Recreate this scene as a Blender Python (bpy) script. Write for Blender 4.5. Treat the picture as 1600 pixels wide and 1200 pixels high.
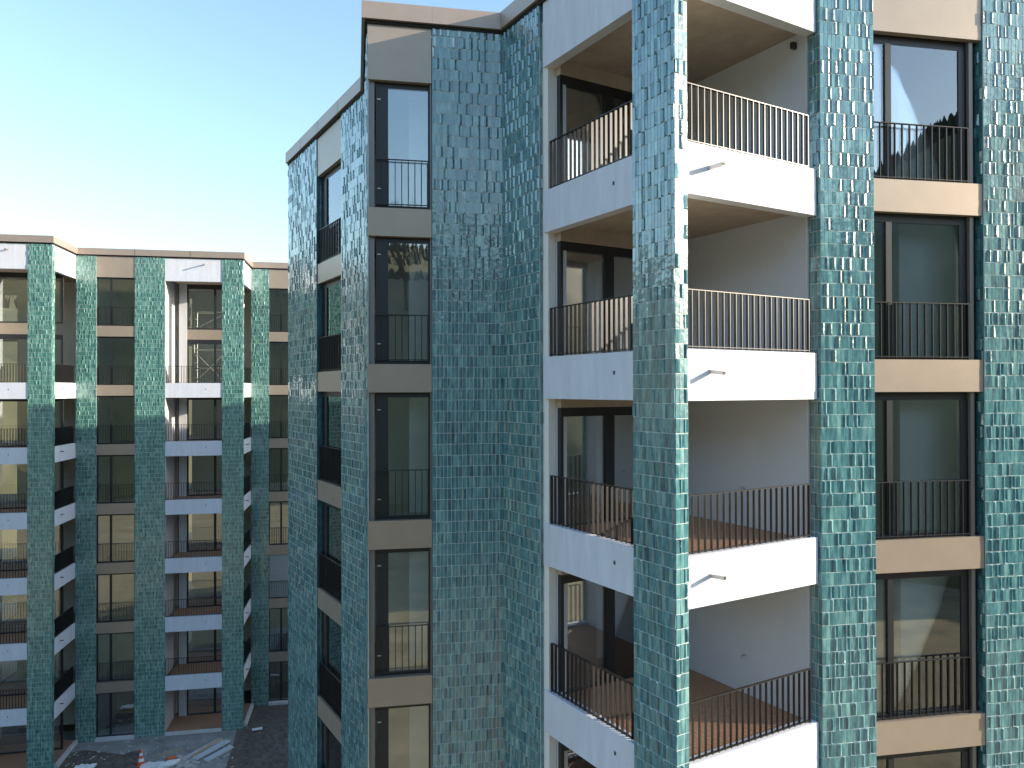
import bpy, math, random
from mathutils import Vector, Matrix
R = math.radians
random.seed(7)
for o in list(bpy.data.objects): bpy.data.objects.remove(o)
scene = bpy.context.scene
COL = scene.collection
# ------------------------------------------------------------------ camera
CZ = 17.4                                     # height of the camera above the ground
FPX = 1198.65                                 # focal length in pixels of a 1600 px wide picture
cam = bpy.data.cameras.new('camera'); camo = bpy.data.objects.new('camera', cam); COL.objects.link(camo)
cam.sensor_width = 36; cam.lens = FPX / 1600 * 36; cam.clip_end = 3000; cam.clip_start = .05
camo.matrix_world = Matrix.Translation((0, 0, CZ)) @ Matrix.Rotation(R(90.362), 4, 'X') @ Matrix.Rotation(R(-.107), 4, 'Z')
scene.camera = camo
# ------------------------------------------------------------------ sky, sun, exposure
SUN_AZ, SUN_EL = 95.0, 15.2                   # azimuth clockwise from +Y
world = bpy.data.worlds.new('World'); scene.world = world; world.use_nodes = True
wn = world.node_tree.nodes; wl = world.node_tree.links
sky = wn.new('ShaderNodeTexSky'); sky.sky_type = 'NISHITA'; sky.sun_disc = False
sky.sun_elevation = R(SUN_EL); sky.sun_rotation = R(SUN_AZ)
sky.altitude = 0; sky.air_density = 1.3; sky.dust_density = .9; sky.ozone_density = 2.5
bg = wn['Background']; bg.inputs[1].default_value = .132
wl.new(sky.outputs[0], bg.inputs[0])
sun = bpy.data.lights.new('sun', 'SUN'); suno = bpy.data.objects.new('sun', sun); COL.objects.link(suno)
sun.energy = 3.3; sun.angle = R(.5); sun.color = (1, .88, .70)
sd = Vector((math.sin(R(SUN_AZ)) * math.cos(R(SUN_EL)), math.cos(R(SUN_AZ)) * math.cos(R(SUN_EL)), math.sin(R(SUN_EL))))
suno.rotation_euler = sd.to_track_quat('Z', 'Y').to_euler()
suno.location = (60, 0, 60)
scene.view_settings.view_transform = 'Standard'; scene.view_settings.look = 'None'
scene.view_settings.gamma = 1; scene.view_settings.exposure = 1.62

# ------------------------------------------------------------------ materials
def mat(name, col, rough=.6, metal=0., noise=0., nscale=6., bump=0., bscale=40., spec=.5, stretch=(1, 1, 1), col2=None):
    m = bpy.data.materials.new(name); m.use_nodes = True
    nt = m.node_tree; N = nt.nodes; L = nt.links; b = N['Principled BSDF']
    b.inputs['Base Color'].default_value = (*col, 1); b.inputs['Roughness'].default_value = rough
    b.inputs['Metallic'].default_value = metal; b.inputs['Specular IOR Level'].default_value = spec
    geo = N.new('ShaderNodeNewGeometry')
    mp = N.new('ShaderNodeMapping'); mp.inputs['Scale'].default_value = stretch; L.new(geo.outputs['Position'], mp.inputs[0])
    if noise or col2:
        n = N.new('ShaderNodeTexNoise'); n.inputs['Scale'].default_value = nscale; n.inputs['Detail'].default_value = 6; n.inputs['Roughness'].default_value = .65
        L.new(mp.outputs[0], n.inputs[0])
        r = N.new('ShaderNodeValToRGB'); L.new(n.outputs[0], r.inputs[0])
        r.color_ramp.elements[0].position = .3; r.color_ramp.elements[1].position = .7
        a = col2 if col2 else tuple(c * (1 - noise) for c in col)
        c2 = col if col2 else tuple(min(1, c * (1 + noise)) for c in col)
        r.color_ramp.elements[0].color = (*a, 1); r.color_ramp.elements[1].color = (*c2, 1)
        L.new(r.outputs[0], b.inputs['Base Color'])
    if bump:
        n2 = N.new('ShaderNodeTexNoise'); n2.inputs['Scale'].default_value = bscale; n2.inputs['Detail'].default_value = 4
        L.new(mp.outputs[0], n2.inputs[0])
        bp = N.new('ShaderNodeBump'); bp.inputs['Strength'].default_value = bump; bp.inputs['Distance'].default_value = .02
        L.new(n2.outputs[0], bp.inputs['Height']); L.new(bp.outputs[0], b.inputs['Normal'])
    return m

def tile_mat(name, dark, mid, pale):
    m = bpy.data.materials.new(name); m.use_nodes = True
    nt = m.node_tree; N = nt.nodes; L = nt.links; b = N['Principled BSDF']
    at = N.new('ShaderNodeAttribute'); at.attribute_name = 'tint'
    geo = N.new('ShaderNodeNewGeometry')
    mp = N.new('ShaderNodeMapping'); mp.inputs['Scale'].default_value = (1, 1, .28); L.new(geo.outputs['Position'], mp.inputs[0])
    n = N.new('ShaderNodeTexNoise'); n.inputs['Scale'].default_value = 16; n.inputs['Detail'].default_value = 4; n.inputs['Roughness'].default_value = .6
    L.new(mp.outputs[0], n.inputs[0])
    # two-tone glaze: pooled dark colour and thin pale green where the glaze ran
    ad = N.new('ShaderNodeMath'); ad.operation = 'MULTIPLY_ADD'; ad.inputs[1].default_value = 1.1; L.new(n.outputs[0], ad.inputs[0])
    sc = N.new('ShaderNodeMath'); sc.operation = 'MULTIPLY_ADD'; sc.inputs[1].default_value = .55; sc.inputs[2].default_value = -.32
    L.new(at.outputs['Fac'], sc.inputs[0]); L.new(sc.outputs[0], ad.inputs[2])
    r = N.new('ShaderNodeValToRGB'); L.new(ad.outputs[0], r.inputs[0]); e = r.color_ramp.elements
    e[0].position = .12; e[0].color = (*dark, 1); e[1].position = .95; e[1].color = (*pale, 1)
    x = e.new(.5); x.color = (*mid, 1)
    L.new(r.outputs[0], b.inputs['Base Color'])
    b.inputs['Roughness'].default_value = .26; b.inputs['IOR'].default_value = 1.65
    b.inputs['Coat Weight'].default_value = 1; b.inputs['Coat IOR'].default_value = 1.75; b.inputs['Coat Roughness'].default_value = .05
    n2 = N.new('ShaderNodeTexNoise'); n2.inputs['Scale'].default_value = 13; n2.inputs['Detail'].default_value = 1.5; L.new(geo.outputs['Position'], n2.inputs[0])
    bp = N.new('ShaderNodeBump'); bp.inputs['Strength'].default_value = .35; bp.inputs['Distance'].default_value = .012
    L.new(n2.outputs[0], bp.inputs['Height']); L.new(bp.outputs[0], b.inputs['Normal']); L.new(bp.outputs[0], b.inputs['Coat Normal'])
    return m

def glass_mat(name, base, tint):
    m = bpy.data.materials.new(name); m.use_nodes = True
    nt = m.node_tree; N = nt.nodes; L = nt.links; N.remove(N['Principled BSDF'])
    tr = N.new('ShaderNodeBsdfTransparent'); tr.inputs[0].default_value = (*tint, 1)
    gl = N.new('ShaderNodeBsdfGlossy'); gl.inputs['Roughness'].default_value = .006; gl.inputs[0].default_value = (.93, .96, 1, 1)
    fr = N.new('ShaderNodeFresnel'); fr.inputs[0].default_value = 1.5
    ad = N.new('ShaderNodeMath'); ad.operation = 'ADD'; ad.use_clamp = True; ad.inputs[1].default_value = base; L.new(fr.outputs[0], ad.inputs[0])
    geo = N.new('ShaderNodeNewGeometry'); n = N.new('ShaderNodeTexNoise'); n.inputs['Scale'].default_value = .9; n.inputs['Detail'].default_value = 1; L.new(geo.outputs['Position'], n.inputs[0])
    bp = N.new('ShaderNodeBump'); bp.inputs['Strength'].default_value = .05; bp.inputs['Distance'].default_value = .02
    L.new(n.outputs[0], bp.inputs['Height']); L.new(bp.outputs[0], gl.inputs['Normal'])
    mx = N.new('ShaderNodeMixShader'); L.new(ad.outputs[0], mx.inputs[0]); L.new(tr.outputs[0], mx.inputs[1]); L.new(gl.outputs[0], mx.inputs[2])
    L.new(mx.outputs[0], N['Material Output'].inputs[0])
    return m

M = dict(
    tile=tile_mat('teal_glaze', (.017, .075, .105), (.060, .205, .235), (.21, .42, .41)),
    tile_green=tile_mat('green_glaze', (.018, .082, .082), (.072, .225, .195), (.26, .46, .37)),
    grout=mat('grout', (.62, .66, .65), .8, noise=.15, nscale=9),
    glass=glass_mat('window_glass', .17, (.95, .97, .96)),
    bronze=mat('bronze_panel', (.40, .325, .262), .36, .4, noise=.05, nscale=2.2),
    coping=mat('coping_metal', (.40, .32, .27), .4, .35, noise=.05, nscale=2),
    concrete=mat('pale_concrete', (.63, .655, .725), .75, noise=.08, nscale=2.2, stretch=(2.5, 2.5, .45), bump=.15, bscale=25),
    ceiling=mat('ceiling_concrete', (.42, .345, .28), .85, noise=.12, nscale=3, bump=.1),
    plaster=mat('grey_plaster', (.47, .505, .57), .5, noise=.04, nscale=2),
    jamb=mat('pale_jamb', (.52, .53, .55), .5),
    frame=mat('dark_frame', (.018, .019, .023), .38),
    rail=mat('rail_metal', (.032, .030, .031), .36, .3),
    guide=mat('guide_rail', (.24, .215, .20), .4, .5),
    wall_in=mat('room_wall', (.76, .75, .71), .8, noise=.05),
    wall_warm=mat('room_board', (.72, .60, .32), .8, noise=.12, nscale=2),
    wall_blue=mat('room_pale_wall', (.78, .82, .86), .8, noise=.05),
    door=mat('dark_door', (.07, .045, .04), .5),
    floor_in=mat('room_screed', (.45, .44, .41), .8, noise=.15),
    deck=mat('deck_wood', (.34, .19, .115), .7, noise=.3, nscale=5, stretch=(6, 6, 6), bump=.1),
    dark=mat('dark_gap', (.012, .012, .014), .8),
    spout=mat('spout_metal', (.55, .54, .53), .4, .6),
    spout_hole=mat('spout_mouth', (.05, .03, .025), .7),
    blind=mat('blind_slat', (.34, .33, .32), .45, .4),
    roof=mat('roof_gravel', (.25, .24, .22), .9, noise=.3, nscale=8),
    soil=mat('soil', (.16, .128, .105), .95, col2=(.06, .05, .043), nscale=3.5, bump=.9, bscale=14),
    path=mat('concrete_path', (.24, .235, .225), .85, noise=.3, nscale=1.2, bump=.2),
    kerb=mat('kerb_concrete', (.55, .55, .54), .8, noise=.1),
    ground=mat('dry_grass', (.36, .28, .155), .95, col2=(.17, .145, .075), nscale=.35, bump=.5, bscale=6),
    hill=mat('hill_grass', (.20, .165, .075), .95, col2=(.075, .075, .035), nscale=.03),
    forest=mat('winter_wood', (.075, .068, .045), .9, noise=.4, nscale=.1),
    bark=mat('bark', (.12, .095, .07), .9),
    cone_o=mat('cone_orange', (.75, .09, .03), .5), cone_w=mat('cone_white', (.8, .8, .8), .5),
    board=mat('grey_board', (.48, .50, .53), .6, noise=.1), timber=mat('raw_timber', (.45, .33, .20), .75, noise=.2),
    sheet=mat('white_sheet', (.7, .7, .7), .5), orange=mat('orange_bag', (.6, .13, .05), .6),
    scaff=mat('galvanised_tube', (.55, .55, .52), .4, .5), stone=mat('rubble', (.42, .40, .37), .9, noise=.2),
    gravel=mat('gravel', (.36, .36, .36), .95, col2=(.16, .16, .165), nscale=18, bump=.8, bscale=30),
)

# ------------------------------------------------------------------ builders
OFF = Vector((0, 0, 0))
class Face:                                   # a vertical plane: t along it, n outwards, z up
    def __init__(s, x, y, ang):
        s.o = (x, y); a = R(ang); s.d = (math.cos(a), math.sin(a)); s.n = (math.sin(a), -math.cos(a))
    def p(s, t, n, z): return (s.o[0] + t * s.d[0] + n * s.n[0], s.o[1] + t * s.d[1] + n * s.n[1], z)
class MB:
    def __init__(s): s.v = []; s.f = []; s.m = []
    def poly(s, pts, mi=0):
        i = len(s.v); s.v += [tuple(p) for p in pts]; s.f.append(tuple(range(i, i + len(pts)))); s.m.append(mi)
    def hexa(s, b, t, mi=0):                  # four bottom points, four top points
        i = len(s.v); s.v += [tuple(p) for p in b] + [tuple(p) for p in t]
        for q in ((3, 2, 1, 0), (4, 5, 6, 7), (0, 1, 5, 4), (1, 2, 6, 5), (2, 3, 7, 6), (3, 0, 4, 7)):
            s.f.append(tuple(i + k for k in q)); s.m.append(mi)
    def box(s, F, t0, t1, n0, n1, z0, z1, mi=0):
        c = ((t0, n1), (t1, n1), (t1, n0), (t0, n0))
        s.hexa([F.p(t, n, z0) for t, n in c], [F.p(t, n, z1) for t, n in c], mi); return s
    def prism(s, poly, z0, z1, mi=0):
        k = len(poly); i = len(s.v)
        s.v += [(x, y, z0) for x, y in poly] + [(x, y, z1) for x, y in poly]
        s.f.append(tuple(i + j for j in range(k))[::-1]); s.f.append(tuple(i + k + j for j in range(k)))
        for j in range(k): s.f.append((i + j, i + (j + 1) % k, i + k + (j + 1) % k, i + k + j))
        s.m += [mi] * (k + 2); return s
    def tube(s, a, b, r0, r1, k=6, mi=0):
        a = Vector(a); b = Vector(b); d = (b - a).normalized(); u = d.orthogonal().normalized(); w = d.cross(u)
        i = len(s.v)
        for c, r in ((a, r0), (b, r1)):
            for j in range(k):
                g = 2 * math.pi * j / k; s.v.append(tuple(c + (u * math.cos(g) + w * math.sin(g)) * r))
        for j in range(k): s.f.append((i + j, i + (j + 1) % k, i + k + (j + 1) % k, i + k + j)); s.m.append(mi)
        s.f.append(tuple(i + j for j in range(k))[::-1]); s.m.append(mi); s.f.append(tuple(i + k + j for j in range(k))); s.m.append(mi)
        return s
    def mesh(s, name, mats, off):
        me = bpy.data.meshes.new(name)
        me.from_pydata([(x - off[0], y - off[1], z - off[2]) for x, y, z in s.v], [], s.f)
        for q in (mats if isinstance(mats, (list, tuple)) else [mats]): me.materials.append(q)
        if any(s.m): me.polygons.foreach_set('material_index', s.m)
        return me
    def build(s, name, mats, parent=None, off=None):
        if off is None: off = OFF if parent else Vector((0, 0, 0))
        o = bpy.data.objects.new(name, s.mesh(name, mats, off)); COL.objects.link(o); o.parent = parent
        return o
def tag(o, label, cat=None, group=None, kind=None):
    if label: o['label'] = label
    if cat: o['category'] = cat
    if group: o['group'] = group
    if kind: o['kind'] = kind
    return o
def empty(name, loc, label, cat, group=None):
    o = bpy.data.objects.new(name, None); COL.objects.link(o); o.location = loc; o.empty_display_size = .5
    return tag(o, label, cat, group)
def struct(o): o['kind'] = 'structure'; return o

# ------------------------------------------------------------------ levels (storey 2.95 m)
H = 2.95
def st(k, dz=0): return CZ + dz + .4705 - H * (k - 2)        # top of a bronze spandrel
def sb(k, dz=0): return st(k, dz) - .533
def ct(k, dz=0): return CZ + dz + .566 - H * (k - 2)         # top of a concrete balcony band
def cb(k, dz=0): return ct(k, dz) - .741
COP0, COP1 = CZ + 6.94, CZ + 7.26
BASE = -.4

# ------------------------------------------------------------------ glazed tiles
SW, RH = .0703, H / 14
class Tiles:
    def __init__(s, mat='tile'): s.v = []; s.f = []; s.t = []; s.rec = []; s.mat = mat
    def strip(s, F, t, w, z, h, n, kind, tint, rnd, own=False):
        g = .0040
        a0, a1, b0, b1 = t + g, t + w - g, z + g, z + h - g
        j = lambda: n + rnd.uniform(-.0011, .0011)
        tl = max(-.001, min(.001, rnd.gauss(0, .0007))); tv = max(-.0026, min(.0026, rnd.gauss(0, .0016)))
        back = n - .014
        i = len(s.v); P = F.p
        V = [P(a0, n - tl - tv, b0), P(a1, n + tl - tv, b0), P(a1, n + tl + tv, b1), P(a0, n - tl + tv, b1),
             P(a0, back, b0), P(a1, back, b0), P(a1, back, b1), P(a0, back, b1)]
        if kind == 0:
            fs = [(0, 1, 2, 3)]
        else:
            d = rnd.uniform(.009, .016) if kind == 1 else rnd.uniform(.013, .024) if kind == 2 else -.001
            if kind < 0:
                V[:4] = [P(a0, n + .0125, b0 + .006), P(a1, n + .0125, b0 + .006), P(a1, n + .0125, b1 - .006), P(a0, n + .0125, b1 - .006)]
            mt = a0 + (a1 - a0) * (.62 if kind == 1 else .38 if kind == 2 else .5)
            e = h * .10
            V += [P(mt, n + d, b0 + e), P(mt, n + d, b1 - e)]
            fs = [(0, 8, 9, 3), (8, 1, 2, 9), (0, 1, 8), (3, 9, 2)]
        fs += [(0, 3, 7, 4), (2, 1, 5, 6), (1, 0, 4, 5), (3, 2, 6, 7)]
        s.v += V
        for q in fs: s.f.append(tuple(i + k for k in q)); s.t.append(tint)
    def wall(s, F, t0, t1, z0, z1, n=0., pick=None, seed=0):
        rnd = random.Random(seed); nc = max(1, round((t1 - t0) / SW)); w = (t1 - t0) / nc
        r0 = math.floor((z0 - CZ) / RH); r1 = math.ceil((z1 - CZ) / RH)
        for r in range(r0, r1):
            a = max(z0, CZ + r * RH); b = min(z1, CZ + (r + 1) * RH)
            if b - a < .02: continue
            cd = rnd.randint(0, 2)
            for c in range(nc):
                kind = 0
                if cd <= 0 and rnd.random() < .42 and b - a > .1:
                    kind = rnd.choice((1, 2, 2, -1, -1)); cd = 2
                cd -= 1
                tint = min(1, max(0, rnd.gauss(.5, .22)))
                if pick is not None and b - a > .2 and pick(F, t0 + c * w, w, a, b - a):
                    s.rec.append((F, t0 + c * w, w, a, b - a, n, kind, tint)); continue
                s.strip(F, t0 + c * w, w, a, b - a, n, kind, tint, rnd)
    def build(s, name, parent):
        me = bpy.data.meshes.new(name); me.from_pydata([(x - OFF[0], y - OFF[1], z - OFF[2]) for x, y, z in s.v], [], s.f)
        me.materials.append(M[s.mat]); a = me.attributes.new('tint', 'FLOAT', 'FACE'); a.data.foreach_set('value', s.t)
        o = bpy.data.objects.new(name, me); COL.objects.link(o); o.parent = parent; o['kind'] = 'stuff'; return o
def tile_wall(T, parent, F, t0, t1, z0, z1, depth=.22, pick=None, seed=0, n=.025, left=False, right=False):
    """a pier: backing wall with a grout face, and its glazed strips in T"""
    m = MB(); m.box(F, t0 + .004, t1 - .004, -depth, n - .016, z0, z1, 1); m.box(F, t0 + .002, t1 - .002, n - .0155, n - .0042, z0, z1, 0)
    o = m.build('tile_wall', [M['grout'], M[T.mat]], parent)
    T.wall(F, t0, t1, z0, z1, n, pick, seed)
    return o

# ------------------------------------------------------------------ shared parts
def offset_line(pts, d):
    """mitred offset of an open polyline to its right-hand (outer) side"""
    out = []
    for i, p in enumerate(pts):
        ns = []
        for a, b in ((i - 1, i), (i, i + 1)):
            if a < 0 or b >= len(pts): continue
            dx, dy = pts[b][0] - pts[a][0], pts[b][1] - pts[a][1]; l = math.hypot(dx, dy); ns.append((dy / l, -dx / l))
        if len(ns) == 1: nx, ny = ns[0]; k = 1
        else:
            nx, ny = ns[0][0] + ns[1][0], ns[0][1] + ns[1][1]; l = math.hypot(nx, ny); nx /= l; ny /= l; k = 1 / (nx * ns[0][0] + ny * ns[0][1])
        out.append((p[0] + nx * d * k, p[1] + ny * d * k))
    return out
def copings(parent, pts, z0, z1, joints):
    o = offset_line(pts, .105); i = offset_line(pts, -.30); g = offset_line(pts, .045)
    for k in range(len(pts) - 1):
        n = joints[k]
        for j in range(n):
            a, b = j / n + (0.0015 if j else 0), (j + 1) / n - (0.0015 if j < n - 1 else 0)
            L = lambda P, q: (P[k][0] + (P[k + 1][0] - P[k][0]) * q, P[k][1] + (P[k + 1][1] - P[k][1]) * q)
            MB().prism([L(o, a), L(o, b), L(i, b), L(i, a)], z0, z1).build('coping', M['coping'], parent)
        MB().prism([g[k], g[k + 1], i[k + 1], i[k]], z0 - .06, z0 - .002).build('coping_gap', M['dark'], parent)
def pane(parent, F, t0, t1, n, z0, z1):
    MB().box(F, t0, t1, n - .012, n + .012, z0, z1).build('pane', M['glass'], parent)
def railing(parent, F, t0, t1, n, zb, zt, step, depth=.05, single=True, thick=.014, posts=True):
    m = MB(); m.box(F, t0, t1, n - depth / 2 - .004, n + depth / 2 + .004, zt - .014, zt); m.box(F, t0, t1, n - .02, n + .02, zb + .02, zb + .032)
    if posts:
        for t in (t0, t1 - .014): m.box(F, t, t + .014, n - depth / 2 - .003, n + depth / 2 + .003, zb - .03, zt - .0145)
    k = int((t1 - t0) / step); s = (t1 - t0) / k
    bars = [t0 + s * j for j in range(1, k)]
    if not single:
        for t in bars: m.box(F, t - thick / 2, t + thick / 2, n - depth / 2, n + depth / 2, zb + .005, zt - .0145)
    o = m.build('railing', M['rail'], parent)
    if single:
        me = MB().box(Face(0, 0, 0), -thick / 2, thick / 2, -depth / 2, depth / 2, 0, zt - .0145 - zb - .005).mesh('slat', M['rail'], (0, 0, 0))
        ang = math.atan2(F.d[1], F.d[0])
        for t in bars:
            b = bpy.data.objects.new('slat', me); COL.objects.link(b); b.parent = o
            b.location = Vector(F.p(t, n, zb + .005)) - OFF; b.rotation_euler = (0, 0, ang)
    return o

# ================================================================== the setting
def ground_sheet():
    m = MB(); n = 26
    me = bpy.data.meshes.new('ground'); v = []; f = []
    S = 900
    m.poly([(-S, -S, 0), (S, -S, 0), (S, S, 0), (-S, S, 0)])
    return struct(m.build('ground', M['ground']))
ground_sheet()

def horizon(az):                              # elevation of the skyline by azimuth (degrees, clockwise from +Y)
    def bump(c, w, h):
        d = (az - c + 180) % 360 - 180; return h * math.exp(-(d / w) ** 2)
    return 4.5 + bump(178, 42, 6.4) + bump(121, 14, 12.5) + bump(235, 30, 5.0) + bump(275, 28, 3.0) + bump(320, 30, 2) - bump(92, 18, 1.5)
def terrain(az, r):
    q = max(0, (r - 60) / 440); top = CZ + math.tan(R(horizon(az))) * 500
    return -2 + (top + 2) * q ** .72 + 4 * math.sin(az * .11 + r * .02) * min(1, q * 2)
def hill():
    rnd = random.Random(3); v = []; f = []; NA, NR = 160, 34
    for i in range(NA):
        az = 360 * i / NA
        for j in range(NR):
            r = 60 + 460 * (j / (NR - 1)) ** 1.3
            v.append((r * math.sin(R(az)), r * math.cos(R(az)), terrain(az, r) + (rnd.gauss(0, .8) if j else 0)))
    for i in range(NA):
        for j in range(NR - 1):
            a = i * NR + j; b = ((i + 1) % NA) * NR + j; f.append((a, a + 1, b + 1, b))
    me = bpy.data.meshes.new('hill'); me.from_pydata(v, [], f); me.materials.append(M['hill'])
    for p in me.polygons: p.use_smooth = True
    o = bpy.data.objects.new('hill', me); COL.objects.link(o); struct(o)
    m = MB()                                  # woods along the upper slopes
    for _ in range(15000):
        az = rnd.uniform(0, 360); r = rnd.uniform(260, 515)
        if math.sin(az * .12) + math.sin(az * .05 + r * .03) < .1 and r < 430: continue
        x, y, z = r * math.sin(R(az)), r * math.cos(R(az)), terrain(az, r); h = rnd.uniform(3, 5.5); w = h * .45
        k = len(m.v); m.v += [(x + w * math.cos(a), y + w * math.sin(a), z - 1) for a in (0, 1.26, 2.51, 3.77, 5.03)] + [(x, y, z + h)]
        for a in range(5): m.f.append((k + a, k + (a + 1) % 5, k + 5)); m.m.append(0)
    tag(m.build('forest', M['forest']), 'brown winter woods along the hilltop, mirrored in the windows', 'forest', kind='stuff')
hill()

def bare_tree(x, y, h, seed, label):
    rnd = random.Random(seed); e = empty('bare_tree', (x, y, terrain(math.degrees(math.atan2(x, y)), math.hypot(x, y))), label, 'tree', 'bare trees on the slope')
    tr = MB(); cr = MB()
    def grow(p, d, l, r, lv):
        q = p + d * l; (tr if lv == 0 else cr).tube(p, q, r, r * .68, 5 if lv < 2 else 3)
        if lv >= 5: return
        for _ in range(3 if lv else 4):
            a = (d + Vector((rnd.gauss(0, .5), rnd.gauss(0, .5), rnd.gauss(.12, .3)))).normalized()
            grow(p + d * l * rnd.uniform(.7, 1), a, l * rnd.uniform(.6, .82), r * .58, lv + 1)
    grow(Vector((0, 0, -1)), Vector((0, 0, 1)), h * .3, h * .014, 0)
    tr.build('trunk', M['bark'], e, (0, 0, 0)); cr.build('crown', M['bark'], e, (0, 0, 0))
bare_tree(36.5, -146, 36, 5, 'tall bare tree mirrored in the top corner window')

# ================================================================== near building
# plan (metres, camera at the origin looking along +Y)
A_L, A_R = (-6.863, 23.604), (-3.411, 17.813)
FA = Face(-4.789, 20.125, -59.2)
FB = Face(-2.120, 14.502, 10.7)
CX, CY = 2.2897, 10.7495
FC = Face(CX, CY, -59.2)                       # t runs negative away from the corner
FD = Face(CX, CY, 30.8)
FE = Face(6.891, 12.657, 10.7)
BL = FB.p(-.60, 0, 0)[:2]; BC = (-.167, 14.871)
DE = FE.p(-1.985, 0, 0)[:2]
E_END = 6.2
OFF = Vector((3.0, 16.0, 0))
near = empty('apartment_building', OFF, 'near teal tiled apartment block with zigzag facade and white concrete balconies', 'building', 'tiled apartment blocks')
T = Tiles()

def proj(p):
    d = p[1]; return 800 + FPX * p[0] / d, 607.6 - FPX * (p[2] - CZ) / d
PICK = [0]
def pick_E(F, t, w, z, h):
    x, y = proj(F.p(t + w / 2, 0, z + h / 2))
    if -5 < y < 530 and x < 1600 and PICK[0] < 300: PICK[0] += 1; return True
    return False

zt = COP0 - .05
wE = tile_wall(T, near, FE, -1.985, -1.026, BASE, zt, seed=1, pick=pick_E)
wE2 = tile_wall(T, near, FE, 1.026, 2.50, BASE, zt, seed=2)
tile_wall(T, near, FE, 4.55, E_END, BASE, zt, seed=3)
FEr = Face(*FE.p(-1.985, .025, 0)[:2], -59.2)          # return of the E pier into the loggia
FEr2 = Face(FEr.o[0] - .2109 * FEr.d[0], FEr.o[1] - .2109 * FEr.d[1], -59.2)
tile_wall(T, near, FEr2, 0, .2109 - .004, BASE, zt, seed=4, n=.0, depth=.1)
# end reveals at the right of the E window
FEv = Face(*FE.p(1.026, -.20, 0)[:2], 10.7 - 90); tile_wall(T, near, FEv, 0, .2, BASE, zt, seed=5, n=.0, depth=.05)
wB = tile_wall(T, near, FB, .612, 1.975, BASE, zt, seed=6)
wC = tile_wall(T, near, FC, -4.80, -3.466, BASE, zt, seed=7)
FCr = Face(*FC.p(-3.466, .02, 0)[:2], 30.8); tile_wall(T, near, FCr, 0.004, .22, BASE, zt, seed=8, n=0., depth=.12)
# corner column
MB().box(FC, -.890, -.004, -.214, .006, BASE, zt).build('column_core', M['grout'], near)
T.wall(FC, -.894, .02, BASE, zt, .022, None, 9); T.wall(FD, -.018, .222, BASE, zt, .022, None, 10)
MB().box(FC, -.892, -.0, .0062, .0174, BASE, zt).build('column_grout', M['grout'], near)
MB().box(FD, -.012, .2195, .0, .0174, BASE, zt).build('column_grout', M['grout'], near)
FCi = Face(*FC.p(-.894, -.214, 0)[:2], 30.8 + 180)     # inner side of the column, towards the loggia
MB().box(Face(CX, CY, -59.2), -.898, -.891, -.216, .012, BASE, zt).build('column_side', M['tile'], near)
# A wing
tile_wall(T, near, FA, -4.05, -1.09, BASE, zt, seed=11, depth=.25)
tile_wall(T, near, FA, 1.03, 2.70, BASE, zt, seed=12, depth=.25)
FAr = Face(*FA.p(-1.09, -.20, 0)[:2], 30.8); 
# side wall between A and B
ang = math.degrees(math.atan2(BL[1] - A_R[1], BL[0] - A_R[0])); LS = math.hypot(BL[0] - A_R[0], BL[1] - A_R[1])
FS = Face(*A_R, ang); tile_wall(T, near, FS, .05, LS - .03, BASE, zt, seed=13, n=.0, depth=.035)
T.build('tile_cladding', near)
# the strips that show largest, one object each
rnd = random.Random(21); variants = {}
for F, t, w, z, h, n, kind, tint in T.rec:
    key = (round(w, 5), kind, rnd.randrange(14) if kind == 0 else rnd.randrange(3))
    if key not in variants:
        q = Tiles(); q.strip(Face(0, 0, 0), 0, w, 0, h, 0, kind, tint, rnd)
        me = bpy.data.meshes.new('tile'); me.from_pydata(q.v, [], q.f); me.materials.append(M['tile'])
        a = me.attributes.new('tint', 'FLOAT', 'FACE'); a.data.foreach_set('value', q.t); variants[key] = me
    o = bpy.data.objects.new('tile', variants[key]); COL.objects.link(o); o.parent = wE
    o.location = Vector(F.p(t, n, z)) - OFF; o.rotation_euler = (0, 0, math.atan2(F.d[1], F.d[0]))

# roof edge
line = [A_L, A_R, BL, BC, (CX, CY), DE, FE.p(E_END, 0, 0)[:2]]
copings(near, line, COP0, COP1, [4, 1, 2, 3, 2, 5])
back1 = (A_L[0] + 41 * FD.d[0], A_L[1] + 41 * FD.d[1])
body = offset_line(line, -.24) + [(back1[0] - .2, back1[1] - .1), (A_L[0] + .2 * FD.d[0], A_L[1] + .3 * FD.d[1])]
MB().prism(body, COP0 - .35, COP0 - .12).build('roof', M['roof'], near)
MB().prism([A_L, (A_L[0] + .3 * FC.d[0], A_L[1] + .3 * FC.d[1]), (back1[0] + .3 * FC.d[0], back1[1] + .3 * FC.d[1]), back1], BASE, COP1 - .02).build('rear_wall', M['concrete'], near)
eR = FE.p(E_END, 0, 0)[:2]
MB().prism([eR, back1, (back1[0] - .3, back1[1]), (eR[0] - .3, eR[1])], BASE, COP1 - .02).build('end_wall', M['concrete'], near)
for k in range(0, 8):
    MB().prism(body, cb(k) + .10, ct(k) - .12).build('floor_slab', M['ceiling'], near)

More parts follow.
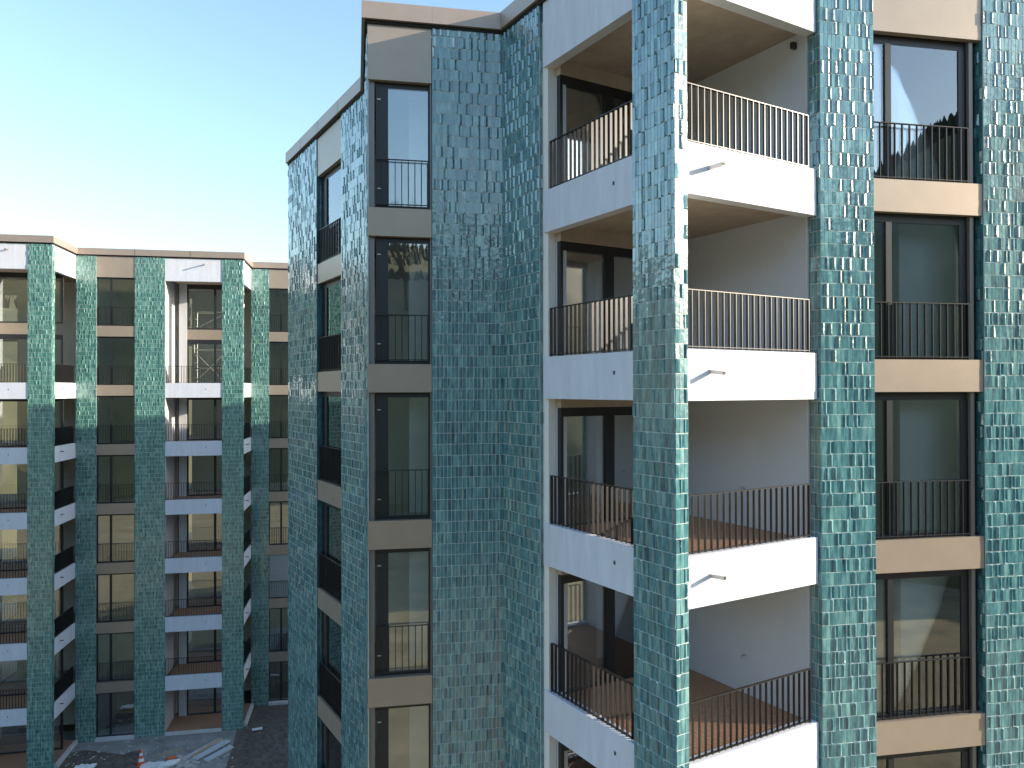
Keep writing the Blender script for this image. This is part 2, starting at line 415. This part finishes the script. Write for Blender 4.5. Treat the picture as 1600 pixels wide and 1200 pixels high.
# interior walls, from the ground to the roof
def iwall(F, t0, t1, n0, n1, m): MB().box(F, t0, t1, n0, n1, BASE, COP0 - .36).build('interior_wall', M[m], near)
iwall(FE, -1.5, 4.4, -5.2, -5.0, 'wall_warm')
iwall(FE, -.05, 1.7, -.80, -.66, 'wall_blue')
iwall(FE, -.05, .12, -5.0, -.80, 'wall_in')
iwall(FE, 1.7, 1.85, -5.0, -.3, 'wall_blue')
iwall(FE, -.62, -.14, -4.2, -4.1, 'door')
iwall(FB, -.52, 1.9, -2.2, -2.05, 'wall_in'); iwall(FB, .22, .75, -1.0, -.88, 'wall_blue'); iwall(FB, .75, .9, -3.45, -.25, 'wall_in'); pass  # narrow pale partition close behind the B glass is added to brighten the window
iwall(FA, -1.6, 1.6, -3.8, -3.65, 'wall_in'); iwall(FA, 1.2, 1.35, -3.65, -.28, 'wall_blue'); iwall(FA, -1.4, -1.26, -3.65, -.28, 'wall_in')
FG = Face(*FC.p(-3.14, 0, 0)[:2], 30.8)        # loggia glazing, parallel to D
iwall(FG, .1, 4.2, -4.0, -3.85, 'wall_in'); iwall(FG, 1.9, 2.05, -3.85, -1.2, 'wall_blue'); iwall(FG, .05, .2, -3.85, -.15, 'wall_in')
for F, t0, t1, n0 in ((FE, -1.3, 1.69, -4.9), (FB, -.5, .74, -3.4), (FA, -1.25, 1.19, -3.6), (FG, .21, 4.0, -3.8)):
    for k in range(0, 8):
        MB().box(F, t0, t1, n0, -.26, cb(k) + .06, cb(k) + .098).build('room_ceiling', M['wall_in'], near)
        if k: MB().box(F, t0, t1, n0, -.26, ct(k) - .118, ct(k) - .09).build('room_floor', M['floor_in'], near)
# loggia side wall and jamb
FW = Face(*FD.p(3.03, 0, 0)[:2], -59.2 + 180)
sw = MB().box(FC, -5.6, -.20, -3.16, -3.03, BASE, COP0 - .2).build('loggia_wall', M['plaster'], near)
MB().box(FC, -.2, -.165, -3.10, -3.018, BASE, COP0 - .2).build('wall_bead', M['jamb'], near)
MB().box(FC, -3.46, -3.141, -.34, -.205, BASE, COP0 - .2).build('jamb', M['jamb'], near)

# bronze spandrels and windows of one column
def window_E(parent, F, k, dz, a, b, floors_top, narrow=True):
    """full-height window with a narrow leaf at the left, a broad fixed pane and a railing"""
    z0, z1 = st(k, dz), sb(k - 1, dz); n = -.16; W = b - a
    m = MB()
    m.box(F, a + .005, b - .005, n - .05, n + .02, z1 - .14, z1 + .1); m.box(F, a + .005, b - .005, n - .04, n + .03, z0 - .03, z0 + .06)
    x = [a + .02, a + .155 * W, a + .207 * W, a + .835 * W, a + .895 * W]
    m.box(F, a + .004, a + .02, n - .04, n + .03, z0 + .06, z1 - .14); m.box(F, x[1], x[2], n - .06, n + .045, z0 + .06, z1 - .14)
    m.box(F, x[3], x[4], n - .04, n + .03, z0 + .06, z1 - .14)
    o = m.build('window', M['frame'], parent)
    pane(o, F, x[0], x[1], n, z0 + .06, z1 - .14); pane(o, F, x[2], x[3], n, z0 + .06, z1 - .14)
    MB().box(F, b - .19, b - .12, n + .02, n + .09, z0 + .002, z1 - .002).build('guide_rail', M['guide'], o)
    MB().box(F, x[4] + .002, b - .006, n - .05, n + .0, z0, z1).build('side_panel', M['frame'], o)
    return o, x
def spandrel(parent, F, a, b, z0, z1, n=0.):
    MB().box(F, a + .004, b - .004, -.12, n, z0, z1).build('spandrel', M['bronze'], parent)
    MB().box(F, a + .002, b - .002, -.24, -.1205, z0 + .02, z1 - .012).build('sill', M['guide'], parent)
for F, a, b, seen in ((FE, -1.026, 1.026, 1), (FA, -1.06, 1.03, 1), (FE, 2.5, 4.55, 0)):
    spandrel(near, F, a, b, sb(0), COP0 - .06)
    for k in range(1, 9):
        if k < 8: spandrel(near, F, a, b, sb(k), st(k))
        o, x = window_E(near, F, k, 0, a, b, 0)
        railing(near, F, a + .03, x[4] - .02, -.055, st(k) + .02, st(k) + .944, .132, depth=.035, single=(F is FE and seen and k < 6), thick=.014)
        if F is FA: continue
for k in range(0, 9):
    if k == 0: spandrel(near, FB, -.60, .606, sb(0), COP0 - .06); continue
    if k < 8: spandrel(near, FB, -.60, .606, sb(k), st(k), .012)
    z0, z1 = st(k), sb(k - 1); n = -.15; m = MB()
    m.box(FB, -.455, .60, n - .05, n + .02, z1 - .10, z1 + .1); m.box(FB, -.455, .60, n - .04, n + .03, z0 - .03, z0 + .07)
    m.box(FB, .546, .575, n - .04, n + .03, z0 + .07, z1 - .10)
    w = m.build('window', M['frame'], near)
    pane(w, FB, -.212, .546, n, z0 + .07, z1 - .10)
    v = MB().box(FB, -.44, -.212, n - .03, n + .035, z0 + .07, z1 - .10).build('vent_leaf', M['frame'], w)
    for zz in (z0 + .38, z1 - .34): MB().box(FB, -.42, -.35, n + .035, n + .05, zz, zz + .018).build('hinge', M['spout'], w)
    MB().box(FB, -.57, -.47, n - .06, n + .06, z0 + .002, z1 - .002).build('guide_rail', M['guide'], w)
    MB().box(FB, .577, .604, n - .05, n + .10, z0 + .002, z1 - .002).build('guide_rail', M['guide'], w)
    railing(near, FB, -.455, .545, -.06, z0 + .06, z0 + .944, .118, depth=.03, thick=.009, single=k < 6)

# loggias at the corner
DS = (.224, 3.027)
for k in range(0, 8):
    z0, z1 = cb(k), (COP0 - .06 if k == 0 else ct(k))
    bd = MB().box(FD, DS[0], DS[1], -.20, .0, z0, z1).build('balcony_band', M['concrete'], near)
    bc = MB().box(FC, -3.37, -.8985, -.20, .0, z0, z1).build('balcony_band', M['concrete'], near)
    if k:
        # spout through the D band, square outlet in the C band
        q = MB(); s, zz = .674, ct(k) - .318; sl = (.02, -.01, -.03)[k % 3]
        c = lambda e, n, dz: [FD.p(s - e, n, zz - e + dz), FD.p(s + e, n, zz - e + dz), FD.p(s + e, n, zz + e + dz), FD.p(s - e, n, zz + e + dz)]
        q.hexa(c(.027, .27, sl), c(.027, -.01, 0)); q.build('spout', M['spout'], bd)
        q = MB(); q.hexa(c(.024, .274, sl), c(.024, .2701, sl)); q.build('spout_mouth', M['spout_hole'], bd)
        MB().box(FC, -1.392, -1.350, -.02, .004, ct(k) - .345, ct(k) - .29).build('outlet', M['spout_hole'], bc)
        MB().box(FC, -1.402, -1.340, -.02, .002, ct(k) - .355, ct(k) - .28).build('outlet_rim', M['plaster'], bc)
    # railings
    if k:
        railing(near, FD, .24, 2.90, -.06, z1 + .012, z1 + .86, .1215, depth=.042, thick=.011, single=k < 5)
        railing(near, FC, -3.22, -.90, -.06, z1 + .012, z1 + .86, .118, depth=.046, thick=.011, single=k < 5)
    # glazing at the back
    if k < 7:
        zb, zh = ct(k + 1) - .1, cb(k) + .10
        m = MB(); n = -.04
        m.box(FG, .2, 3.0, n - .12, n + .06, zh - .26, zh); w2 = m.build('lintel', M['ceiling'], near)
        m = MB(); m.box(FG, .2, 3.0, n - .05, n + .05, zh - .42, zh - .262); m.box(FG, .2, 3.0, n - .05, n + .05, zb, zb + .07)
        for a, b in ((.2, .26), (1.2, 1.40), (2.55, 2.68)): m.box(FG, a, b, n - .05, n + .05, zb + .07, zh - .42)
        g = m.build('glazed_door', M['frame'], near)
        for a, b in ((.26, 1.2), (1.40, 2.55), (2.68, 3.0)): pane(g, FG, a, b, n, zb + .07, zh - .42)
        # deck boards
        d = MB().box(FC, -3.14, -.205, -3.025, -.205, ct(k + 1) - .118, ct(k + 1) - .082).build('deck', M['dark'], near)
        if k >= 1:
            nb = 24; wd = (3.025 - .205) / nb
            tm = MB().box(Face(0, 0, 0), 0, 2.92, .005, wd - .005, 0, .028).mesh('board', M['deck'], (0, 0, 0))
            for j in range(nb):
                if k > 4: continue
                b = bpy.data.objects.new('board', tm); COL.objects.link(b); b.parent = d
                b.location = Vector(FC.p(-3.13, -3.025 + j * wd, ct(k + 1) - .0815)) - OFF; b.rotation_euler = (0, 0, R(-59.2))
    # tap on the side wall, spotlight in the ceiling
    if 1 <= k <= 4:
        zz = ct(k + 1) + .62
        q = MB(); S = lambda t, n, z: FC.p(t, n, z)
        q.tube(S(-1.52, -3.03, zz), S(-1.52, -2.93, zz), .012, .012, 6); q.tube(S(-1.52, -2.94, zz), S(-1.52, -2.94, zz - .06), .010, .010, 6)
        q.tube(S(-1.57, -2.96, zz + .02), S(-1.47, -2.96, zz + .02), .008, .008, 6); q.build('tap', M['spout'], sw)
    if k < 5:
        q = MB(); c = FD.p(1.3, -1.6, cb(k) + .10); q.tube((c[0], c[1], c[2] - .035), (c[0], c[1], c[2] + .004), .05, .06, 10); q.build('ceiling_lamp', M['kerb'], near)
MB().box(FC, -.42, -.36, -3.028, -2.93, cb(0) - .13, cb(0) - .03).build('wall_sensor', M['frame'], sw)

# ================================================================== far building
FANG = 10.7
fd = (math.cos(R(FANG)), math.sin(R(FANG))); fp = (-fd[1], fd[0])
DZ = -.24
STEP = 2.95; MW = 7.86
c2 = (-16.22 - 5.42 * fd[0], 38.9 - 5.42 * fd[1])            # left concave corner of the module in view
OFF = Vector((-15.0, 44.0, 0))
far = empty('apartment_building', OFF, 'farther green tiled apartment block stepping back behind the building site', 'building', 'tiled apartment blocks')
TF = Tiles('tile_green')
fline = []
def far_module(c, idx):
    F = Face(*c, FANG); S = Face(*F.p(MW, 0, 0)[:2], FANG + 90)      # step face, t runs backwards
    full = idx in (1, 2, 3)
    ztop = COP0 + DZ - .05
    sd = 100 + idx * 10
    tile_wall(TF, far, F, .0, .95, BASE, ztop, seed=sd); tile_wall(TF, far, F, 2.71, 4.14, BASE, ztop, seed=sd + 1)
    tile_wall(TF, far, F, 6.86, MW + .02, BASE, ztop, seed=sd + 2, depth=.30)
    TF.wall(S, -.02, .30, BASE, ztop, .02, None, sd + 3); MB().box(S, .0, .298, -.1, .012, BASE, ztop).build('pier_side', M['grout'], far)
    TFs = Face(*F.p(4.14, .02, 0)[:2], FANG + 90)
    MB().box(TFs, .0, 2.8, -.12, -.002, BASE, ztop).build('loggia_wall', M['jamb'], far)
    # window column
    spandrel(far, F, .95, 2.71, sb(0, DZ), COP0 + DZ - .06)
    for k in range(1, 9):
        if k < 8: spandrel(far, F, .95, 2.71, sb(k, DZ), st(k, DZ))
        z0, z1 = st(k, DZ), sb(k - 1, DZ); n = -.13; m = MB(); b = [.955, .99, 1.53, 1.63, 2.66, 2.705]
        if k == 8: z0 = .16; MB().box(F, .93, 2.73, -.2, .16, BASE, .15).build('plinth', M['kerb'], far)
        m.box(F, b[0], b[5], n - .05, n + .03, z1 - .08, z1 + .1); m.box(F, b[0], b[5], n - .05, n + .03, z0 - .02, z0 + .06)
        for i in (0, 2, 4): m.box(F, b[i], b[i + 1], n - .05, n + .035, z0 + .06, z1 - .08)
        w = m.build('window', M['frame'], far)
        pane(w, F, b[1], b[2], n, z0 + .06, z1 - .08); pane(w, F, b[3], b[4], n, z0 + .06, z1 - .08)
        if k < 8: railing(far, F, .97, 2.69, -.04, z0 + .02, z0 + .944, .118, depth=.03, single=False, thick=.016)
        if idx == 3 and k == 6:                # lowered venetian blind
            bl = MB().box(F, .96, 2.70, -.09, -.08, z1 - .03, z1).build('blind', M['blind'], far)
            me = MB().box(Face(0, 0, 0), 0, 1.74, -.004, .022, 0, .058).mesh('blind_slat', M['blind'], (0, 0, 0))
            j = 0
            while z1 - .03 - .075 * (j + 1) > z0:
                q = bpy.data.objects.new('slat', me); COL.objects.link(q); q.parent = bl
                q.location = Vector(F.p(.96, -.085, z1 - .03 - .075 * (j + 1))) - OFF; q.rotation_euler = (R(-14), 0, R(FANG)); j += 1
    # loggia
    gn = -2.0 ; NB = 9
    for k in range(0, 9):
        z0 = cb(k, DZ); z1 = COP0 + DZ - .06 if k == 0 else ct(k, DZ)
        dbl = (k == 1)                          # the top loggia runs through two storeys
        if k < 8 and not dbl:
            b1 = MB().box(F, 4.145, 6.857, -.2, .0, z0, z1).build('balcony_band', M['concrete'], far)
            MB().box(S, .302, STEP - .04, -.2, .0, z0, z1).build('balcony_band', M['concrete'], far)
            if k:
                MB().box(F, 6.05, 6.09, -.02, .004, z1 - .34, z1 - .29).build('outlet', M['spout_hole'], b1)
                railing(far, F, 4.16, 6.85, -.06, z1 + .01, z1 + .86, .12, depth=.05, single=False)
                railing(far, S, .31, STEP - .16, -.06, z1 + .01, z1 + .86, .12, depth=.05, single=False)
            if k == 0:
                q = MB(); q.hexa([F.p(6.0, .30, z1 - .34), F.p(6.05, .30, z1 - .34), F.p(6.05, .30, z1 - .29), F.p(6.0, .30, z1 - .29)],
                                 [F.p(6.0, -.01, z1 - .31), F.p(6.05, -.01, z1 - .31), F.p(6.05, -.01, z1 - .26), F.p(6.0, -.01, z1 - .26)])
                q.build('spout', M['guide'], b1)
            q = MB(); c0 = z1 - .30; q.hexa([S.p(1.0, .16, c0), S.p(1.045, .16, c0), S.p(1.045, .16, c0 + .045), S.p(1.0, .16, c0 + .045)],
                                            [S.p(1.0, -.01, c0 + .02), S.p(1.045, -.01, c0 + .02), S.p(1.045, -.01, c0 + .065), S.p(1.0, -.01, c0 + .065)])
            q.build('spout', M['guide'], far)
        if k < 8 and not dbl:
            MB().prism([F.p(4.26, -.20, 0)[:2], F.p(MW - .2, -.20, 0)[:2], F.p(MW - .2, -STEP - .0, 0)[:2], F.p(4.26, -STEP, 0)[:2]], z0 + .10, (z1 if k else ct(0, DZ)) - .08).build('balcony_slab', M['ceiling'] if k < 1 else [M['deck']], far)
        if dbl:                                 # bronze beam between the two storeys, set back
            MB().box(F, 4.75, 6.9, gn - .1, gn + .06, sb(1, DZ), st(1, DZ)).build('spandrel', M['bronze'], far)
        if k == 8:
            MB().prism([F.p(4.15, .02, 0)[:2], F.p(MW, .02, 0)[:2], F.p(MW, -STEP, 0)[:2], F.p(4.15, -STEP, 0)[:2]], BASE, .16).build('terrace', M['deck'], far)
            MB().box(F, 4.16, 6.85, .021, .10, BASE, .19).build('terrace_edge', M['kerb'], far)
            MB().box(S, .31, STEP - .1, .001, .16, BASE, .19).build('terrace_edge', M['kerb'], far)
        if 1 <= k:
            zb = (ct(k, DZ) - .08) if k < 8 else .16; zh = cb(k - 1, DZ) + .10
            if k == 2: zh = sb(1, DZ)
            if k == 1: zb = st(1, DZ)
            m = MB(); m.box(F, 4.75, MW - .22, gn - .05, gn + .05, zh - .24, zh); m.box(F, 4.75, MW - .22, gn - .05, gn + .05, zb, zb + .07)
            for a, b in ((4.75, 4.82), (6.10, 6.22), (MW - .3, MW - .22)): m.box(F, a, b, gn - .05, gn + .05, zb + .07, zh - .24)
            g = m.build('glazed_door', M['frame'], far)
            pane(g, F, 4.82, 6.10, gn, zb + .07, zh - .24); pane(g, F, 6.22, MW - .3, gn, zb + .07, zh - .24)
    MB().box(F, 4.36, 4.75, gn - .2, gn + .1, BASE, ztop).build('jamb', M['jamb'], far)
    MB().box(F, 4.26, 4.36, gn - .2, gn - .1, BASE, ztop).build('jamb', M['frame'], far)
    # interior
    for t0, t1, n0, n1, mm in ((.5, 2.9, -3.4, -3.25, 'wall_warm'), (.8, .92, -3.25, -.25, 'wall_in'), (2.76, 2.9, -3.25, -.25, 'wall_in'), (4.3, 8.6, -5.4, -5.25, 'wall_in')):
        MB().box(F, t0, t1, n0, n1, BASE, ztop - .4).build('interior_wall', M[mm], far)
    for k in range(0, 8):
        MB().prism([F.p(.1, -.26, 0)[:2], F.p(4.13, -.26, 0)[:2], F.p(4.13, -8, 0)[:2], F.p(.1, -8, 0)[:2]], cb(k, DZ) + .1, ct(k, DZ) - .12).build('floor_slab', M['ceiling'], far)
        if k != 1: MB().prism([F.p(4.26, -STEP - .001, 0)[:2], F.p(MW + .3, -STEP - .3, 0)[:2], F.p(MW + .3, -9, 0)[:2], F.p(4.26, -9, 0)[:2]], cb(k, DZ) + .1, ct(k, DZ) - .12).build('floor_slab', M['ceiling'], far)
    return F, S
mods = []
for i in range(0, 5):
    c = (c2[0] + (i - 2) * (MW * fd[0] + STEP * fp[0]), c2[1] + (i - 2) * (MW * fd[1] + STEP * fp[1]))
    F, S = far_module(c, i); mods.append(F)
    fline += [c, F.p(MW, 0, 0)[:2]]
TF.build('tile_cladding', far)
copings(far, fline, COP0 + DZ, COP1 + DZ, [3, 1] * 4 + [3])
fb = offset_line(fline, -.26) + [(fline[-1][0] + 10 * fp[0], fline[-1][1] + 10 * fp[1]), (fline[0][0] + 22 * fp[0], fline[0][1] + 22 * fp[1])]
MB().prism(fb, COP0 + DZ - .3, COP0 + DZ - .1).build('roof', M['roof'], far)

# ================================================================== building site on the ground
def at(x, y, z=.1):
    d = (CZ - z) * FPX / (y - 607.6); return Vector(((x - 800) / FPX * d, d, z))
def sheet(name, pts, z, m):
    a = [at(*p, z) for p in pts]; q = MB(); q.poly([(p.x, p.y, z) for p in a][::-1]); o = q.build(name, M[m]); return o
struct(sheet('site_soil', [(-300, 1330), (900, 1330), (620, 1040), (-100, 1100)], .012, 'soil'))
struct(sheet('path', [(112, 1166), (245, 1143), (372, 1128), (365, 1160), (352, 1200), (340, 1330), (215, 1330), (222, 1180)], .03, 'path'))
struct(sheet('gravel_strip', [(95, 1176), (240, 1150), (374, 1131), (374, 1122), (240, 1130), (95, 1140)], .022, 'gravel'))
def soil_bed(pts, seed):
    rnd = random.Random(seed); P = [at(*p, 0) for p in pts]; n = 34; v = []; f = []
    for i in range(n):
        for j in range(n):
            a, b = i / (n - 1), j / (n - 1)
            p = (P[0] * (1 - a) + P[1] * a) * (1 - b) + (P[3] * (1 - a) + P[2] * a) * b
            e = min(1, 6 * min(a, 1 - a), 6 * min(b, 1 - b))
            v.append((p.x + rnd.gauss(0, .03), p.y + rnd.gauss(0, .03), .005 + e * (.12 + abs(rnd.gauss(0, .06)))))
    for i in range(n - 1):
        for j in range(n - 1): f.append((i * n + j, i * n + n + j, i * n + n + j + 1, i * n + j + 1))
    me = bpy.data.meshes.new('soil_bed'); me.from_pydata(v, [], f); me.materials.append(M['soil'])
    o = bpy.data.objects.new('soil_bed', me); COL.objects.link(o); struct(o)
soil_bed([(112, 1196), (225, 1166), (218, 1260), (60, 1280)], 1)
soil_bed([(384, 1128), (520, 1100), (620, 1300), (362, 1300)], 2)

def cone(p):
    e = empty('traffic_cone', p, 'orange and white striped traffic cone standing on the site path', 'traffic cone')
    h = .74; m = MB(); m.box(Face(0, 0, 20), -.2, .2, -.2, .2, 0, .04); m.build('base', M['cone_o'], e, (0, 0, 0))
    rr = lambda z: .15 - .125 * (z / h)
    for a, b, c, nm in ((.04, .2, 'cone_o', 'body'), (.2, .34, 'cone_w', 'stripe'), (.34, .46, 'cone_o', 'body'), (.46, .58, 'cone_w', 'stripe'), (.58, h, 'cone_o', 'body')):
        MB().tube((0, 0, a), (0, 0, b), rr(a), rr(b), 14).build(nm, M[c], e, (0, 0, 0))
cone(at(221, 1193, .03))
def plank(x0, y0, x1, y1, w, h, z, m, name, label, cat, group=None):
    a, b = at(x0, y0, z), at(x1, y1, z); d = (b - a); l = d.length; F = Face(a.x, a.y, math.degrees(math.atan2(d.y, d.x)))
    q = MB(); q.box(F, 0, l, -w / 2, w / 2, z, z + h); tag(q.build(name, M[m]), label, cat, group)
G = 'boards lying on the site path'
plank(291, 1183, 345, 1154, .34, .05, .04, 'board', 'board', 'lowest timber-coloured end board of the pile nearest the wall', 'board', G)
plank(305, 1184, 357, 1156, .32, .07, .09, 'board', 'board', 'middle grey board in the slanted pile on the path', 'board', G)
plank(322, 1187, 362, 1165, .32, .07, .04, 'board', 'board', 'front grey board in the slanted pile, beside the soil', 'board', G)
plank(300, 1180, 346, 1152, .16, .05, .091, 'timber', 'timber_offcut', 'brown timber strip lying on top of the grey boards', 'timber', G)
plank(246, 1178, 288, 1168, .05, .04, .04, 'timber', 'timber_batten', 'thin brown batten lying alone behind the white sack', 'timber')
plank(394, 1139, 410, 1136.5, .16, .06, .2, 'sheet', 'white_plank', 'short white plank on the dark soil at right', 'plank')
def blob(name, p, sx, sy, sz, ang, m, label, cat, seed, group=None):
    import bmesh
    bm = bmesh.new(); bmesh.ops.create_icosphere(bm, subdivisions=3, radius=1); rnd = random.Random(seed)
    ph = [rnd.uniform(0, 6) for _ in range(6)]
    for v in bm.verts:
        c = v.co; k = 1 + .16 * math.sin(5 * c.x + ph[0]) * math.sin(4 * c.y + ph[1]) + .1 * math.sin(9 * c.z + ph[2] + 5 * c.x)
        v.co = Vector((c.x * sx * k, c.y * sy * k, max(-.25, c.z) * sz * k))
    me = bpy.data.meshes.new(name); bm.to_mesh(me); bm.free(); me.materials.append(M[m])
    for q in me.polygons: q.use_smooth = True
    o = bpy.data.objects.new(name, me); COL.objects.link(o); o.location = (p.x, p.y, p.z + .25 * sz); o.rotation_euler = (0, 0, R(ang)); tag(o, label, cat, group)
blob('white_sack', at(262, 1194, .03), .55, .2, .17, 38, 'sheet', 'crumpled white plastic sack lying by the cone', 'sack', 1)
blob('orange_bag', at(268, 1183, .03), .24, .15, .11, 25, 'orange', 'small orange bag behind the white sack', 'bag', 2)
def film(p, l, w, ang, label, seed):
    rnd = random.Random(seed); n = 9; v = []; f = []; F = Face(p.x, p.y, ang)
    for i in range(n):
        for j in range(5):
            t = (i / (n - 1) - .5) * l; s = (j / 4 - .5) * w * (1 - .5 * abs(i / (n - 1) - .4)); v.append(F.p(t, s, p.z + rnd.uniform(0, .07)))
    for i in range(n - 1):
        for j in range(4): f.append((i * 5 + j, i * 5 + 5 + j, i * 5 + 6 + j, i * 5 + j + 1))
    me = bpy.data.meshes.new('plastic_sheet'); me.from_pydata(v, [], f); me.materials.append(M['sheet'])
    o = bpy.data.objects.new('plastic_sheet', me); COL.objects.link(o); s = o.modifiers.new('thick', 'SOLIDIFY'); s.thickness = .012
    tag(o, label, 'sheet')
film(at(134, 1196, .22), .9, .5, 8, 'torn pale plastic sheet on the dark soil at left', 3)
film(at(238, 1194, .06), 1.0, .7, 20, 'flat pale sheet on the path between cone and sack', 4)
# rubble and offcuts
def rubble():
    rnd = random.Random(9); m = MB()
    for _ in range(260):
        if rnd.random() < .45: p = at(rnd.uniform(278, 306), rnd.uniform(1180, 1198), .03); s = rnd.uniform(.03, .11)
        else: p = at(rnd.uniform(100, 372), rnd.uniform(1150, 1200), .03); s = rnd.uniform(.02, .05)
        F = Face(p.x, p.y, rnd.uniform(0, 180)); m.box(F, -s * rnd.uniform(.8, 2.2), s, -s * .7, s * .7, p.z, p.z + s * .7)
    tag(m.build('rubble', M['stone']), 'scattered stones and wood chips around the sack and boards', 'rubble', kind='stuff')
rubble()
# mobile scaffold behind the glass of the two-storey loggia
def scaffold():
    F = mods[2]; n0, n1 = -2.75, -3.5; t0, t1 = 4.95, 6.55; zb = ct(2, DZ) - .08; zt2 = zb + 4.0
    e = empty('scaffold_tower', F.p(5.7, -3.1, zb), 'pale mobile scaffold tower inside the two-storey loggia room', 'scaffold')
    o = e.location
    def T2(name, pairs, r=.025):
        m = MB()
        for a, b in pairs: m.tube(F.p(*a), F.p(*b), r, r, 6)
        m.build(name, M['scaff'], e, o)
    for t in (t0, t1):
        for n in (n0, n1): T2('standard', [((t, n, zb), (t, n, zt2))])
        T2('rungs', [((t, n0, zb + .4 * i), (t, n1, zb + .4 * i)) for i in range(1, 10)], .018)
    for z in (zb + .9, zb + 1.9, zb + 3.0, zt2 - .05):
        for n in (n0, n1): T2('ledger', [((t0, n, z), (t1, n, z))])
    T2('brace', [((t0, n0, zb + .1), (t1, n0, zb + 1.8))]); T2('brace', [((t1, n0, zb + .1), (t0, n0, zb + 1.8))])
    T2('brace', [((t0, n0, zb + 3.0), (t1, n0, zb + 3.9))])
scaffold()
